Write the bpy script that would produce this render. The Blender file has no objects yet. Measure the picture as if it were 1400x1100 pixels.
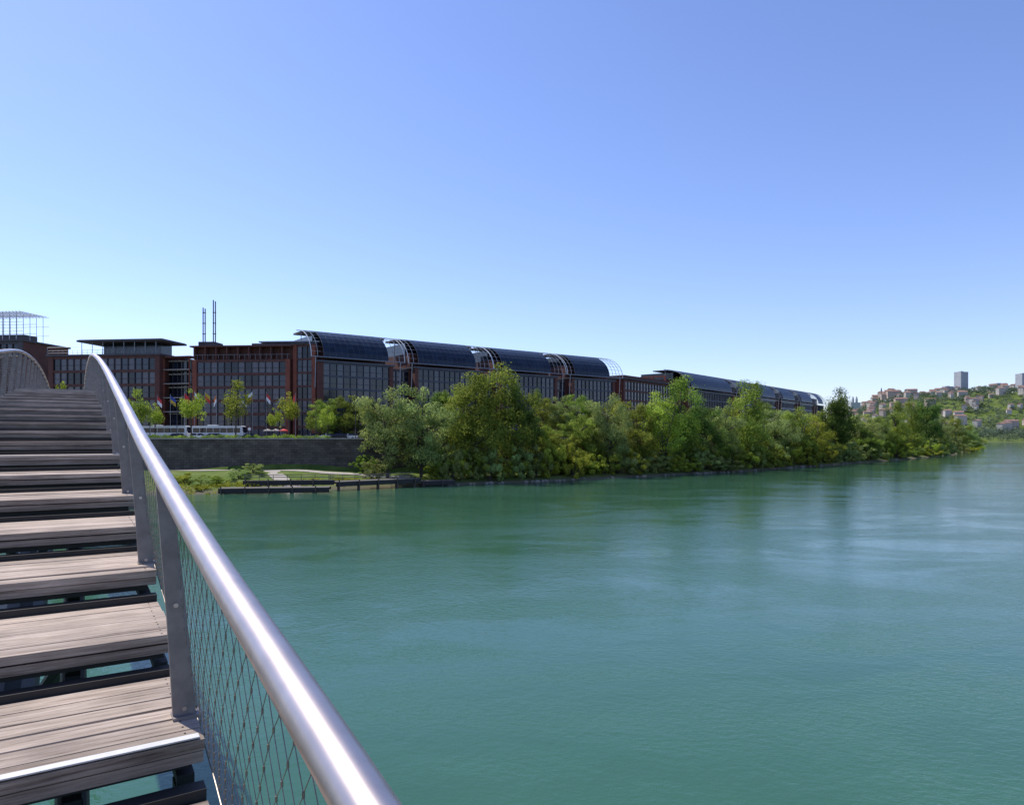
import bpy, math, random
import numpy as np
from mathutils import Vector
random.seed(7); R=np.random.RandomState(11)
S=bpy.context.scene
EYE=10.0; F=933.0
def P(px,Y): return (px-700)/F*Y
def ZZ(py,Y): return EYE+(597-py)/F*Y

# ---------------------------------------------------------------- materials
def mat(name,col,rough=.7,metal=0.,noise=None,bump=None,spec=.5):
    m=bpy.data.materials.new(name); m.use_nodes=True
    nt=m.node_tree; b=nt.nodes['Principled BSDF']
    b.inputs['Base Color'].default_value=(*col,1); b.inputs['Roughness'].default_value=rough
    b.inputs['Metallic'].default_value=metal; b.inputs['Specular IOR Level'].default_value=spec
    if noise:
        sc,col2=noise[0],noise[1]; stretch=noise[2] if len(noise)>2 else (1,1,1)
        tc=nt.nodes.new('ShaderNodeTexCoord'); mp=nt.nodes.new('ShaderNodeMapping')
        mp.inputs['Scale'].default_value=stretch
        n=nt.nodes.new('ShaderNodeTexNoise'); n.inputs['Scale'].default_value=sc; n.inputs['Detail'].default_value=6
        n.inputs['Roughness'].default_value=.6
        r=nt.nodes.new('ShaderNodeValToRGB'); r.color_ramp.elements[0].position=.3; r.color_ramp.elements[1].position=.7
        r.color_ramp.elements[0].color=(*col,1); r.color_ramp.elements[1].color=(*col2,1)
        nt.links.new(tc.outputs['Object'],mp.inputs[0]); nt.links.new(mp.outputs[0],n.inputs['Vector'])
        nt.links.new(n.outputs['Fac'],r.inputs[0]); nt.links.new(r.outputs[0],b.inputs['Base Color'])
        if bump:
            bp=nt.nodes.new('ShaderNodeBump'); bp.inputs['Strength'].default_value=bump[0]; bp.inputs['Distance'].default_value=bump[1]
            nt.links.new(n.outputs['Fac'],bp.inputs['Height']); nt.links.new(bp.outputs[0],b.inputs['Normal'])
    return m
M={}
M['terra']=mat('terracotta',(.18,.050,.030),.8,noise=(.4,(.26,.075,.042)))
M['terra_d']=mat('terracotta_dark',(.085,.032,.024),.8,noise=(.4,(.13,.047,.034)))
M['g1']=mat('glass_dark',(.010,.014,.024),.08,spec=.5)
M['g2']=mat('glass_blue',(.024,.034,.058),.12,spec=.6)
M['g3']=mat('glass_pale',(.085,.082,.105),.2,spec=.6)
M['vg1']=mat('vault_glass',(.010,.018,.036),.28,spec=.3)
M['vg2']=mat('vault_glass_b',(.015,.026,.048),.3,spec=.3)
M['vg3']=mat('vault_glass_c',(.026,.038,.062),.3,spec=.3)
M['frame']=mat('frame_dark',(.05,.045,.05),.6,noise=(.5,(.075,.065,.07)))
M['fbl']=mat('facade_bluegrey',(.040,.050,.075),.5,noise=(.5,(.06,.07,.10)))
M['fpale']=mat('facade_pale_band',(.22,.22,.23),.6,noise=(.5,(.30,.30,.31)))
M['vrib']=mat('vault_rib',(.07,.08,.10),.5,.2,noise=(.6,(.10,.11,.13)))
M['rib']=mat('rib_grey',(.26,.27,.29),.45,.3,noise=(.6,(.34,.35,.37)))
M['ribw']=mat('lattice_white',(.48,.49,.51),.5,noise=(.6,(.58,.59,.61)))
M['conc']=mat('concrete',(.30,.28,.25),.85,noise=(.5,(.40,.37,.33)))
M['roof']=mat('roof_dark',(.05,.045,.048),.85,noise=(.3,(.09,.08,.083)))
M['white']=mat('white_paint',(.70,.70,.70),.35,noise=(.7,(.78,.78,.77)))
M['black']=mat('rubber',(.02,.02,.02),.8,noise=(3,(.03,.03,.03)))
M['red']=mat('red_cloth',(.50,.03,.03),.8,noise=(2,(.58,.05,.04)))
M['blue']=mat('blue_cloth',(.03,.06,.28),.8,noise=(2,(.04,.08,.33)))
M['yellow']=mat('yellow_cloth',(.5,.33,.03),.8,noise=(2,(.55,.38,.05)))
M['orange']=mat('orange_cloth',(.5,.13,.02),.8,noise=(2,(.55,.16,.03)))
M['asphalt']=mat('asphalt',(.05,.05,.052),.9,noise=(2,(.075,.073,.07)))
M['gold']=mat('carpaint_grey',(.18,.19,.2),.3,.4,noise=(1,(.2,.21,.22)))
M['steelpost']=mat('post_steel',(.19,.165,.155),.5,.4,noise=(12,(.27,.24,.225)),bump=(.1,.002))
M['darksteel']=mat('dark_steel',(.018,.018,.02),.6,.3,noise=(5,(.035,.032,.03)))
M['wire']=mat('wire_rope',(.17,.13,.11),.45,.6,noise=(40,(.30,.25,.2)))
M['bark']=mat('bark',(.05,.038,.028),.9,noise=(3,(.11,.09,.07),(1,1,.2)))
M['nosing']=mat('nosing_strip',(.50,.49,.47),.6,.1,noise=(15,(.62,.61,.59)))

# handrail steel: brushed
m=mat('brushed_steel',(.46,.385,.35),.34,1.0,noise=(9,(.56,.48,.44),(1,1,1))); M['steel']=m
nt=m.node_tree; b=nt.nodes['Principled BSDF']
n=nt.nodes.new('ShaderNodeTexNoise'); n.inputs['Scale'].default_value=60; n.inputs['Detail'].default_value=5
mr=nt.nodes.new('ShaderNodeMapRange'); mr.inputs['To Min'].default_value=.30; mr.inputs['To Max'].default_value=.50
nt.links.new(n.outputs['Fac'],mr.inputs['Value']); nt.links.new(mr.outputs[0],b.inputs['Roughness'])

# weathered wood, grain along the bridge's cross axis
TH=math.radians(32.5); s_,c_=math.sin(TH),math.cos(TH)
m=bpy.data.materials.new('weathered_planks'); m.use_nodes=True; nt=m.node_tree; b=nt.nodes['Principled BSDF']
b.inputs['Roughness'].default_value=.85; b.inputs['Specular IOR Level'].default_value=.2
tc=nt.nodes.new('ShaderNodeTexCoord')
mp=nt.nodes.new('ShaderNodeMapping'); mp.vector_type='POINT'; mp.inputs['Rotation'].default_value=(0,0,-TH)
mp2=nt.nodes.new('ShaderNodeMapping'); mp2.inputs['Scale'].default_value=(1.1,30,30)
n1=nt.nodes.new('ShaderNodeTexNoise'); n1.inputs['Scale'].default_value=2.2; n1.inputs['Detail'].default_value=9; n1.inputs['Roughness'].default_value=.72
n2=nt.nodes.new('ShaderNodeTexNoise'); n2.inputs['Scale'].default_value=2.4; n2.inputs['Detail'].default_value=4
r1=nt.nodes.new('ShaderNodeValToRGB'); e=r1.color_ramp.elements
e[0].position=.30; e[0].color=(.10,.065,.045,1); e[1].position=.67; e[1].color=(.74,.61,.50,1)
x=e.new(.44); x.color=(.42,.33,.26,1)
at=nt.nodes.new('ShaderNodeAttribute'); at.attribute_name='tint'
mm=nt.nodes.new('ShaderNodeMapRange'); mm.inputs['To Min'].default_value=.60; mm.inputs['To Max'].default_value=1.12
mu=nt.nodes.new('ShaderNodeMixRGB'); mu.blend_type='MULTIPLY'; mu.inputs[0].default_value=1
r2=nt.nodes.new('ShaderNodeMapRange'); r2.inputs['From Min'].default_value=.3; r2.inputs['From Max'].default_value=.7; r2.inputs['To Min'].default_value=.68; r2.inputs['To Max'].default_value=1.08
mu2=nt.nodes.new('ShaderNodeMixRGB'); mu2.blend_type='MULTIPLY'; mu2.inputs[0].default_value=1
bp=nt.nodes.new('ShaderNodeBump'); bp.inputs['Strength'].default_value=.9; bp.inputs['Distance'].default_value=.005
L=nt.links.new
L(tc.outputs['Object'],mp.inputs[0]); L(mp.outputs[0],mp2.inputs[0]); L(mp2.outputs[0],n1.inputs['Vector']); L(mp.outputs[0],n2.inputs['Vector'])
L(n1.outputs['Fac'],r1.inputs[0]); L(at.outputs['Fac'],mm.inputs['Value']); L(r1.outputs[0],mu.inputs[1]); L(mm.outputs[0],mu.inputs[2])
L(n2.outputs['Fac'],r2.inputs['Value']); L(mu.outputs[0],mu2.inputs[1]); L(r2.outputs[0],mu2.inputs[2]); L(mu2.outputs[0],b.inputs['Base Color'])
L(n1.outputs['Fac'],bp.inputs['Height']); L(bp.outputs[0],b.inputs['Normal'])
M['wood']=m

# leaves
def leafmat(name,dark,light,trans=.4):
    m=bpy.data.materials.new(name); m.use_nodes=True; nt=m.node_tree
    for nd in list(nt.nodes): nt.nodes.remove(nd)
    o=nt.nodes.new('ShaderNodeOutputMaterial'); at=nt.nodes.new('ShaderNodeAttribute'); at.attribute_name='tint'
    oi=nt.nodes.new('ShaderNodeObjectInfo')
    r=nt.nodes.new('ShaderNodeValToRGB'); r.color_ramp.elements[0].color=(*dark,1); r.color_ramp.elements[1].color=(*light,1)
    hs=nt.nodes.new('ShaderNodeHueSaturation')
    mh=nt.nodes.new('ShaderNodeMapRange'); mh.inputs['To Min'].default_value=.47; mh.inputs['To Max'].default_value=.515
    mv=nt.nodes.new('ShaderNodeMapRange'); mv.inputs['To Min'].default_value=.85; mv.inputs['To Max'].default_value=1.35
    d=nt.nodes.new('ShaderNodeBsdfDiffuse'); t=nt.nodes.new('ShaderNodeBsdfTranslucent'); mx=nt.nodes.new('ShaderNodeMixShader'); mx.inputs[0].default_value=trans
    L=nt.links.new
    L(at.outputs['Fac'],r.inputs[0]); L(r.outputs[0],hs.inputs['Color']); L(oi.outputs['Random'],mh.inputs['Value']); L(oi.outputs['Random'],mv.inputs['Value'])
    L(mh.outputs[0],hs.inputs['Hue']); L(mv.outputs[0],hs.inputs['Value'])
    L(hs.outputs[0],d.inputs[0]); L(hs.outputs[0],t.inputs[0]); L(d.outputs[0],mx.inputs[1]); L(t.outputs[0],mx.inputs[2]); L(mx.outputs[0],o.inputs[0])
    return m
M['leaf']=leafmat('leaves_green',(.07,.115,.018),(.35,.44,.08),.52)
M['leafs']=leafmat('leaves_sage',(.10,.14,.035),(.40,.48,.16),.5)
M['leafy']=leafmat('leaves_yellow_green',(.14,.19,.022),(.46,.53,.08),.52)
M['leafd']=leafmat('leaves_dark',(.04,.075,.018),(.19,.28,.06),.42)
M['leaff']=leafmat('leaves_distant_hazed',(.075,.105,.07),(.175,.215,.13),.2)  # far foliage: distance haze put into the colour as greyed, bluish greens

# ---------------------------------------------------------------- mesh builder
class MB:
    def __init__(s): s.v=[];s.f=[];s.m=[];s.t=[];s.names=[]
    def mi(s,k):
        if k not in s.names: s.names.append(k)
        return s.names.index(k)
    def face(s,pts,k,t=.5):
        b=len(s.v); s.v+= [tuple(p) for p in pts]; s.f.append(tuple(range(b,b+len(pts)))); s.m.append(s.mi(k)); s.t.append(t)
    def hexa(s,c8,k,t=.5):
        b=len(s.v); s.v+=[tuple(p) for p in c8]; i=s.mi(k)
        for q in ((0,3,2,1),(4,5,6,7),(0,1,5,4),(1,2,6,5),(2,3,7,6),(3,0,4,7)):
            s.f.append(tuple(b+j for j in q)); s.m.append(i); s.t.append(t)
    def box(s,x0,x1,y0,y1,z0,z1,k,fr=None,t=.5):
        c=[(x0,y0,z0),(x1,y0,z0),(x1,y1,z0),(x0,y1,z0),(x0,y0,z1),(x1,y0,z1),(x1,y1,z1),(x0,y1,z1)]
        if fr: c=[fr(*p) for p in c]
        s.hexa(c,k,t)
    def tube(s,pts,r,k,n=8,cap=True,t=.5):
        pts=[Vector(p) for p in pts]; b=len(s.v); i=s.mi(k)
        if not hasattr(r,'__len__'): r=[r]*len(pts)
        for j,p in enumerate(pts):
            d=(pts[min(j+1,len(pts)-1)]-pts[max(j-1,0)]).normalized()
            up=Vector((0,0,1)) if abs(d.z)<.9 else Vector((1,0,0))
            a=d.cross(up).normalized(); q=a.cross(d)
            for h in range(n):
                an=2*math.pi*h/n; s.v.append(tuple(p+(a*math.cos(an)+q*math.sin(an))*r[j]))
        for j in range(len(pts)-1):
            for h in range(n):
                s.f.append((b+j*n+h,b+j*n+(h+1)%n,b+(j+1)*n+(h+1)%n,b+(j+1)*n+h)); s.m.append(i); s.t.append(t)
        if cap:
            s.f.append(tuple(b+h for h in range(n))[::-1]); s.m.append(i); s.t.append(t)
            e=b+(len(pts)-1)*n; s.f.append(tuple(e+h for h in range(n))); s.m.append(i); s.t.append(t)
    def prism(s,prof,y0,y1,k,fr=None,side=None):
        n=len(prof); A=[(x,y0,z) for x,z in prof]; B=[(x,y1,z) for x,z in prof]
        if fr: A=[fr(*p) for p in A]; B=[fr(*p) for p in B]
        s.face(A,side or k); s.face(B[::-1],side or k)
        for i in range(n):
            j=(i+1)%n; s.face([A[i],B[i],B[j],A[j]],k)
    def mesh(s,name,smooth=False):
        me=bpy.data.meshes.new(name); me.from_pydata(s.v,[],s.f)
        for k in s.names: me.materials.append(M[k])
        me.polygons.foreach_set('material_index',s.m)
        a=me.attributes.new('tint','FLOAT','FACE'); a.data.foreach_set('value',s.t)
        if smooth: me.polygons.foreach_set('use_smooth',[True]*len(s.f))
        me.update(); return me
    def obj(s,name,parent=None,smooth=False):
        o=bpy.data.objects.new(name,s.mesh(name,smooth)); S.collection.objects.link(o)
        if parent: o.parent=parent
        return o
def empty(name,loc=(0,0,0)):
    e=bpy.data.objects.new(name,None); e.location=loc; S.collection.objects.link(e); return e
def inst(name,me,loc,rz=0,sc=1,parent=None):
    o=bpy.data.objects.new(name,me); o.location=loc; o.rotation_euler=(0,0,rz)
    o.scale=sc if hasattr(sc,'__len__') else (sc,)*3; S.collection.objects.link(o)
    if parent: o.parent=parent
    return o

# ---------------------------------------------------------------- terrain
BANK=[(-3000,-150),(-900,20),(-500,60),(-250,95),(-110,110),(-51,120),(-12,143),(10,155),(38,176),(62,194),(110,239),(171,301),(240,373),(340,505),(450,760),(620,1080),(880,1270),(1500,1330),(6000,1300)]
QUAY=[(-3000,-80),(-900,70),(-400,115),(-200,143),(-85,150),(-33,152),(0,172),(40,205),(100,268),(160,335),(240,430),(330,560),(400,800),(560,1200),(860,1400),(1500,1450),(6000,1450)]
def sdist(X,Y,line):
    best=np.full(X.shape,1e18); sg=np.ones(X.shape)
    for (ax,ay),(bx,by) in zip(line[:-1],line[1:]):
        dx,dy=bx-ax,by-ay; L2=dx*dx+dy*dy
        t=np.clip(((X-ax)*dx+(Y-ay)*dy)/L2,0,1); px=ax+t*dx; py=ay+t*dy
        d=(X-px)**2+(Y-py)**2; cr=dx*(Y-ay)-dy*(X-ax)
        u=d<best-1e-9; best=np.where(u,d,best); sg=np.where(u,np.sign(cr),sg)
    return np.sqrt(best)*sg
def sm(x,a,b):
    t=np.clip((x-a)/(b-a),0,1); return t*t*(3-2*t)
def height(X,Y):
    X=np.asarray(X,float); Y=np.asarray(Y,float)
    d=sdist(X,Y,BANK); q=sdist(X,Y,QUAY)
    d=d+.8*np.sin(X*.5+Y*.3)+.6*np.sin(X*.21-Y*.4)
    z=-3+3.0*sm(d,-8,0)+ .9*sm(d,0,3)+1.9*sm(d,3,22)
    z=z+ (9.25-z)*sm(q,.2,1.8)
    z=z+ .25*np.sin(X*.31)*np.cos(Y*.27)*sm(d,1,6)*(1-sm(q,-4,0))
    rr=X/np.maximum(Y,1)
    A=20+100*sm(rr,.44,.56)+40*sm(rr,.56,.80)
    hill=A*sm(Y,1420,2150)*(1+.05*np.sin(X*.011)+.04*np.sin(X*.027+1))*sm(rr,.2,.5)
    return z+np.where(d>0,hill,0)
def H(x,y): return float(height(np.array([x]),np.array([y]))[0])
def gl(a,b,st,lo,hi):
    c=list(np.arange(a,b+.1,st)); x=b; s=st
    while x<hi: s*=1.16; x+=s; c.append(x)
    x=a; s=st
    while x>lo: s*=1.16; x-=s; c.insert(0,x)
    return np.array(c)
gx=gl(-220,400,2.5,-7000,9000); gy=gl(100,560,2.5,-300,9000)
GX,GY=np.meshgrid(gx,gy); GZ=height(GX,GY)
nx,ny=len(gx),len(gy)
V=np.stack([GX,GY,GZ],-1).reshape(-1,3)
ii=(np.arange(ny-1)[:,None]*nx+np.arange(nx-1)[None,:]).ravel()
FA=np.stack([ii,ii+1,ii+nx+1,ii+nx],-1)
keep=(GZ.ravel()[FA]>-2.99).any(1); FA=FA[keep]
me=bpy.data.meshes.new('ground'); me.from_pydata(V.tolist(),[],FA.tolist()); me.polygons.foreach_set('use_smooth',[True]*len(FA))
g=bpy.data.objects.new('ground',me); S.collection.objects.link(g)
m=bpy.data.materials.new('grass_ground'); m.use_nodes=True; nt=m.node_tree; b=nt.nodes['Principled BSDF']; b.inputs['Roughness'].default_value=.95; b.inputs['Specular IOR Level'].default_value=.1
tc=nt.nodes.new('ShaderNodeTexCoord'); n=nt.nodes.new('ShaderNodeTexNoise'); n.inputs['Scale'].default_value=.12; n.inputs['Detail'].default_value=10; n.inputs['Roughness'].default_value=.7
r=nt.nodes.new('ShaderNodeValToRGB'); e=r.color_ramp.elements; e[0].position=.35; e[0].color=(.06,.10,.02,1); e[1].position=.68; e[1].color=(.20,.19,.09,1); x=e.new(.52); x.color=(.11,.155,.03,1)
sx=nt.nodes.new('ShaderNodeSeparateXYZ'); mr=nt.nodes.new('ShaderNodeMapRange'); mr.inputs['From Min'].default_value=.1; mr.inputs['From Max'].default_value=.7
mx=nt.nodes.new('ShaderNodeMixRGB'); mx.inputs[1].default_value=(.14,.12,.085,1)
L=nt.links.new; L(tc.outputs['Object'],n.inputs['Vector']); L(n.outputs['Fac'],r.inputs[0]); L(tc.outputs['Object'],sx.inputs[0]); L(sx.outputs['Z'],mr.inputs['Value']); L(mr.outputs[0],mx.inputs[0]); L(r.outputs[0],mx.inputs[2]); L(mx.outputs[0],b.inputs['Base Color'])
me.materials.append(m)

# water
me=bpy.data.meshes.new('river_water'); w=12000
me.from_pydata([(-w,-w,0),(w,-w,0),(w,w,0),(-w,w,0)],[],[(0,1,2,3)])
wo=bpy.data.objects.new('river_water',me); S.collection.objects.link(wo)
m=bpy.data.materials.new('river_water'); m.use_nodes=True; nt=m.node_tree; b=nt.nodes['Principled BSDF']
b.inputs['IOR'].default_value=1.33; b.inputs['Roughness'].default_value=.05
tc=nt.nodes.new('ShaderNodeTexCoord'); L=nt.links.new
def noise(scale,detail,rough,st=(1,1,1),dist=0):
    mp=nt.nodes.new('ShaderNodeMapping'); mp.inputs['Scale'].default_value=st; mp.inputs['Rotation'].default_value=(0,0,.6)
    n=nt.nodes.new('ShaderNodeTexNoise'); n.inputs['Scale'].default_value=scale; n.inputs['Detail'].default_value=detail; n.inputs['Roughness'].default_value=rough; n.inputs['Distortion'].default_value=dist
    L(tc.outputs['Object'],mp.inputs[0]); L(mp.outputs[0],n.inputs['Vector']); return n
a=noise(2.3,4,.62,(1,1.5,1),.2); c=noise(.30,3,.5,(1,1,1),.8); p=noise(.045,6,.65,(.6,1.4,1),1.8)
pr=nt.nodes.new('ShaderNodeMapRange'); pr.inputs['From Min'].default_value=.42; pr.inputs['From Max'].default_value=.58; pr.inputs['To Min'].default_value=.35; pr.inputs['To Max'].default_value=1.0
L(p.outputs['Fac'],pr.inputs['Value'])
b1=nt.nodes.new('ShaderNodeBump'); b1.inputs['Distance'].default_value=.042
L(pr.outputs[0],b1.inputs['Strength']); L(a.outputs['Fac'],b1.inputs['Height'])
b2=nt.nodes.new('ShaderNodeBump'); b2.inputs['Distance'].default_value=.08; b2.inputs['Strength'].default_value=.45
L(c.outputs['Fac'],b2.inputs['Height']); L(b1.outputs[0],b2.inputs['Normal']); L(b2.outputs[0],b.inputs['Normal'])
r=nt.nodes.new('ShaderNodeValToRGB'); e=r.color_ramp.elements; e[0].position=.35; e[0].color=(.034,.104,.061,1); e[1].position=.65; e[1].color=(.044,.125,.076,1)
L(p.outputs['Fac'],r.inputs[0]); L(r.outputs[0],b.inputs['Base Color'])
me.materials.append(m)

# ---------------------------------------------------------------- quay: promenade, road, wall
def strip(line,o0,o1,z,k,name,i0=0,i1=None):
    mb=MB(); pts=line[i0:i1]; ns=[]
    for i,pq in enumerate(pts):
        a=Vector(pts[max(i-1,0)]); c=Vector(pts[min(i+1,len(pts)-1)]); d=(c-a).normalized(); ns.append(Vector((-d.y,d.x)))
    for i in range(len(pts)-1):
        A=Vector(pts[i]);B=Vector(pts[i+1])
        q=[A+ns[i]*o0,B+ns[i+1]*o0,B+ns[i+1]*o1,A+ns[i]*o1]
        if isinstance(z,tuple):
            lo=[(*v,z[0]) for v in q]; hi=[(*v,z[1]) for v in q]; mb.hexa(lo+hi,k)
        else: mb.face([(*v,z) for v in q],k)
    return mb.obj(name)
M['paving']=mat('paving',(.26,.24,.21),.9,noise=(.8,(.33,.31,.28)))
strip(QUAY,-.25,7,9.36,'paving','quay_pavement',2,13)
strip(QUAY,7,7.3,(9.2,9.48),'conc','kerb',2,13)
strip(QUAY,7.3,17,9.35,'asphalt','quay_road',2,13)
strip(QUAY,11.95,12.1,9.354,'white','road_marking',2,13)
strip(QUAY,17,17.3,(9.2,9.48),'conc','kerb',2,13)
strip(QUAY,17.3,34,9.37,'paving','forecourt_pavement',2,10)
# stone wall
m=bpy.data.materials.new('stone_wall'); m.use_nodes=True; nt=m.node_tree; b=nt.nodes['Principled BSDF']; b.inputs['Roughness'].default_value=.9
tc=nt.nodes.new('ShaderNodeTexCoord'); sp=nt.nodes.new('ShaderNodeSeparateXYZ'); cb=nt.nodes.new('ShaderNodeCombineXYZ')
br=nt.nodes.new('ShaderNodeTexBrick'); br.inputs['Scale'].default_value=1; br.inputs['Brick Width'].default_value=1.3; br.inputs['Row Height'].default_value=.55; br.inputs['Mortar Size'].default_value=.03
br.inputs['Color1'].default_value=(.13,.11,.09,1); br.inputs['Color2'].default_value=(.20,.17,.14,1); br.inputs['Mortar'].default_value=(.06,.053,.045,1)
n=nt.nodes.new('ShaderNodeTexNoise'); n.inputs['Scale'].default_value=.5; n.inputs['Detail'].default_value=8
mx=nt.nodes.new('ShaderNodeMixRGB'); mx.blend_type='MULTIPLY'; mx.inputs[0].default_value=.9
L=nt.links.new; L(tc.outputs['Object'],sp.inputs[0]); L(sp.outputs['X'],cb.inputs['X']); L(sp.outputs['Z'],cb.inputs['Y']); L(cb.outputs[0],br.inputs['Vector']); L(tc.outputs['Object'],n.inputs['Vector'])
L(br.outputs['Color'],mx.inputs[1]); L(n.outputs['Fac'],mx.inputs[2]); L(mx.outputs[0],b.inputs['Base Color']); M['stone']=m
strip(QUAY,-.6,-.1,(1.5,9.5),'stone','quay_wall',2,13)
strip(QUAY,-.75,0,(9.503,9.75),'conc','wall_coping',2,13)

# ---------------------------------------------------------------- buildings
def frame(P0,P1):
    A=Vector(P0);B=Vector(P1); d=(B-A).normalized(); n=Vector((d.y,-d.x)); 
    return (lambda s,o,z:(A.x+d.x*s+n.x*o, A.y+d.y*s+n.y*o, z)),(B-A).length
def facade(mb,fr,s0,s1,z0,z1,fl,bay,wall,depth=16,glass=('g1','g1','g2','g2','g3'),band='frame',mull='frame',pier=1.0,pierk=None,bandh=.7,mw_=.07):
    mb.box(s0,s1,-depth,-.3,z0,z1,wall,fr)
    nf=max(1,round((z1-z0)/fl)); fh=(z1-z0)/nf
    nb=max(1,round((s1-s0-2*pier)/bay)); bw=(s1-s0-2*pier)/nb
    for i in range(nf):
        zb=z0+i*fh
        for j in range(nb):
            a=s0+pier+j*bw
            mb.face([fr(a,-.25,zb),fr(a+bw,-.25,zb),fr(a+bw,-.25,zb+fh),fr(a,-.25,zb+fh)],random.choice(glass))
        mb.box(s0+pier,s1-pier,-.28,.05,zb+fh-bandh,zb+fh-.004,band,fr)
        mb.box(s0+pier,s1-pier,-.28,-.1,zb+fh*.35,zb+fh*.35+.1,mull,fr)
    for j in range(1,nb):
        a=s0+pier+j*bw; mb.box(a-mw_,a+mw_,-.28,.08,z0,z1+.003,mull,fr)
    if pier>0:
        for a in (s0+.003,s1-pier-.003): mb.box(a,a+pier,-.29,.2,z0,z1+.006,pierk or wall,fr)
def vault(mb,fr,s0,s1,ze,rh,rv,g0,g1,cell=1.7,nt_=9):
    def pt(s,t,k=0): return fr(s,.8-(rh)*(1-math.cos(t))+k*math.cos(t),ze+rv*math.sin(t)+k*math.sin(t))
    T=[math.pi/2*i/nt_ for i in range(nt_+1)]
    n=round((s1-s0)/cell); cs=[s0+(s1-s0)*i/n for i in range(n+1)]
    for i in range(n):
        a,b_=cs[i],cs[i+1]
        if a<g0-.1 or b_>g1+.1: continue
        for j in range(nt_):
            mb.face([pt(a,T[j]),pt(b_,T[j]),pt(b_,T[j+1]),pt(a,T[j+1])],random.choice(['vg1','vg1','vg1','vg2','vg2'] if j<nt_-2 else ['vg2','vg3']))
    for i,a in enumerate(cs):
        inn=g0-.1<a<g1+.1; k='vrib' if inn else 'rib'; w=.03 if inn else .045
        if a in (cs[0],cs[-1]): k='ribw'; w=.10
        o0,o1=(-.1,.04) if inn else (-.06,.06)
        for j in range(nt_):
            c8=[pt(a-w,T[j],o0),pt(a+w,T[j],o0),pt(a+w,T[j+1],o0),pt(a-w,T[j+1],o0),pt(a-w,T[j],o1),pt(a+w,T[j],o1),pt(a+w,T[j+1],o1),pt(a-w,T[j+1],o1)]
            mb.hexa(c8,k)
    for j,t in enumerate(T):
        if j in (0,nt_): mb.tube([pt(s0-.1,t,.1),pt(s1+.1,t,.1)],.13,'rib',5); continue
        mb.tube([pt(g0,t,.02),pt(g1,t,.02)],.03,'vrib',4)
        mb.tube([pt(s0,t,.0),pt(g0,t,.0)],.035,'rib',4); mb.tube([pt(g1,t,.0),pt(s1,t,.0)],.035,'rib',4)
    mb.box(s0+1,s1-1,.8-rh-6,.8-rh-.05,ze+rv-.5,ze+rv-.05,'roof',fr)
def vault_block(fr,s0,s1,name,base=9.3,ze=31.6,rh=11.5,rv=8.3,lat=4.8,fl=3.7,pale=False,endk='terra_d'):
    e=empty(name); 
    mb=MB(); gl_=('g1','g1','g1','g2','g2') if not pale else ('g1','g2','g3','g3')
    facade(mb,fr,s0,s1-3,base,ze-1.2,fl,1.9,endk,depth=24,glass=gl_,pier=1.2,pierk=endk,band='fpale' if pale else 'fbl',mull='fpale' if pale else 'fbl',bandh=.9 if pale else .45,mw_=.045)
    mb.box(s0+.5,s1-3.5,-24,-4,ze-1.19,ze+3.6,'terra_d',fr)
    mb.box(s0+1,s1-4,-24,-8,ze+3.6,ze+rv-1.2,'g1',fr)
    mb.box(s0-.4,s1-2.6,-24.3,.5,ze-1.2,ze-.85,'rib' if pale else 'vrib',fr)
    for a in (s0-1.2,s1-1.0): # gable struts
        mb.tube([fr(a,.2,base+14),fr(a,.8,ze)],.12,'rib',5)
        mb.tube([fr(a,-10.7,ze-2),fr(a,-10.7,ze+rv)],.12,'rib',5)
    mb.obj('walls_and_windows',e)
    mb=MB(); vault(mb,fr,s0-2.4,s1+.4,ze,rh,rv,s0+.3,s1-lat); mb.obj('glass_vault_roof',e); return e
frA,LA=frame((-53,184),(41,253)); frB,LB=frame((74,294),(211,459))
for a,b_ in ((1,26),(30,57.5),(60.5,88),(91.5,115.5)): vault_block(frA,a,b_,'glass_vaulted_office_building')
for a,b_ in ((26,30),(57.5,60.5),(88,91.5)):
    mb=MB(); facade(mb,frA,a-2.8,b_-.1,9.3,30,3.7,2,'terra_d',depth=20,pier=.4)
    for i in range(len(mb.v)): 
        v=mb.v[i]; n=Vector((.592,-.806)); mb.v[i]=(v[0]-n.x*3,v[1]-n.y*3,v[2])
    mb.obj('stairwell_link_building')
for i,(a,b_) in enumerate(((5,58),(63,87),(92,120),(125,154),(159,189),(194,212))): vault_block(frB,a,b_,'glass_vaulted_office_building',pale=(0<i<5),rv=8.2,endk='terra' if i==0 else 'terra_d',lat=6)
mb=MB()
for o in (-1,-7,-13,-19): mb.box(-4,-3.2,o-.4,o+.4,9.3,36.5-(0 if o<-6 else 4),'terra',frB)
for z in (17,24,31,36): mb.box(-3.9,-3.3,-19,-7.4 if z>33 else -1,z,z+.6,'terra',frB)
mb.box(-3.2,4.8,-19,-2,9.3,30,'terra_d',frB)
mb.obj('terracotta_portal_frame')
# connector
frC,LC=frame((42,258),(73,296)); mb=MB()
facade(mb,frC,0,LC,9.3,31.8,3.7,2.4,'terra',depth=22,pier=1.5,pierk='terra_d',band='terra_d'); mb.box(-.6,LC+.6,-22.5,.8,31.9,32.5,'roof',frC); mb.box(6,LC-8,-14,-3,32.5,34,'terra_d',frC); mb.obj('brick_office_building')
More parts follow.
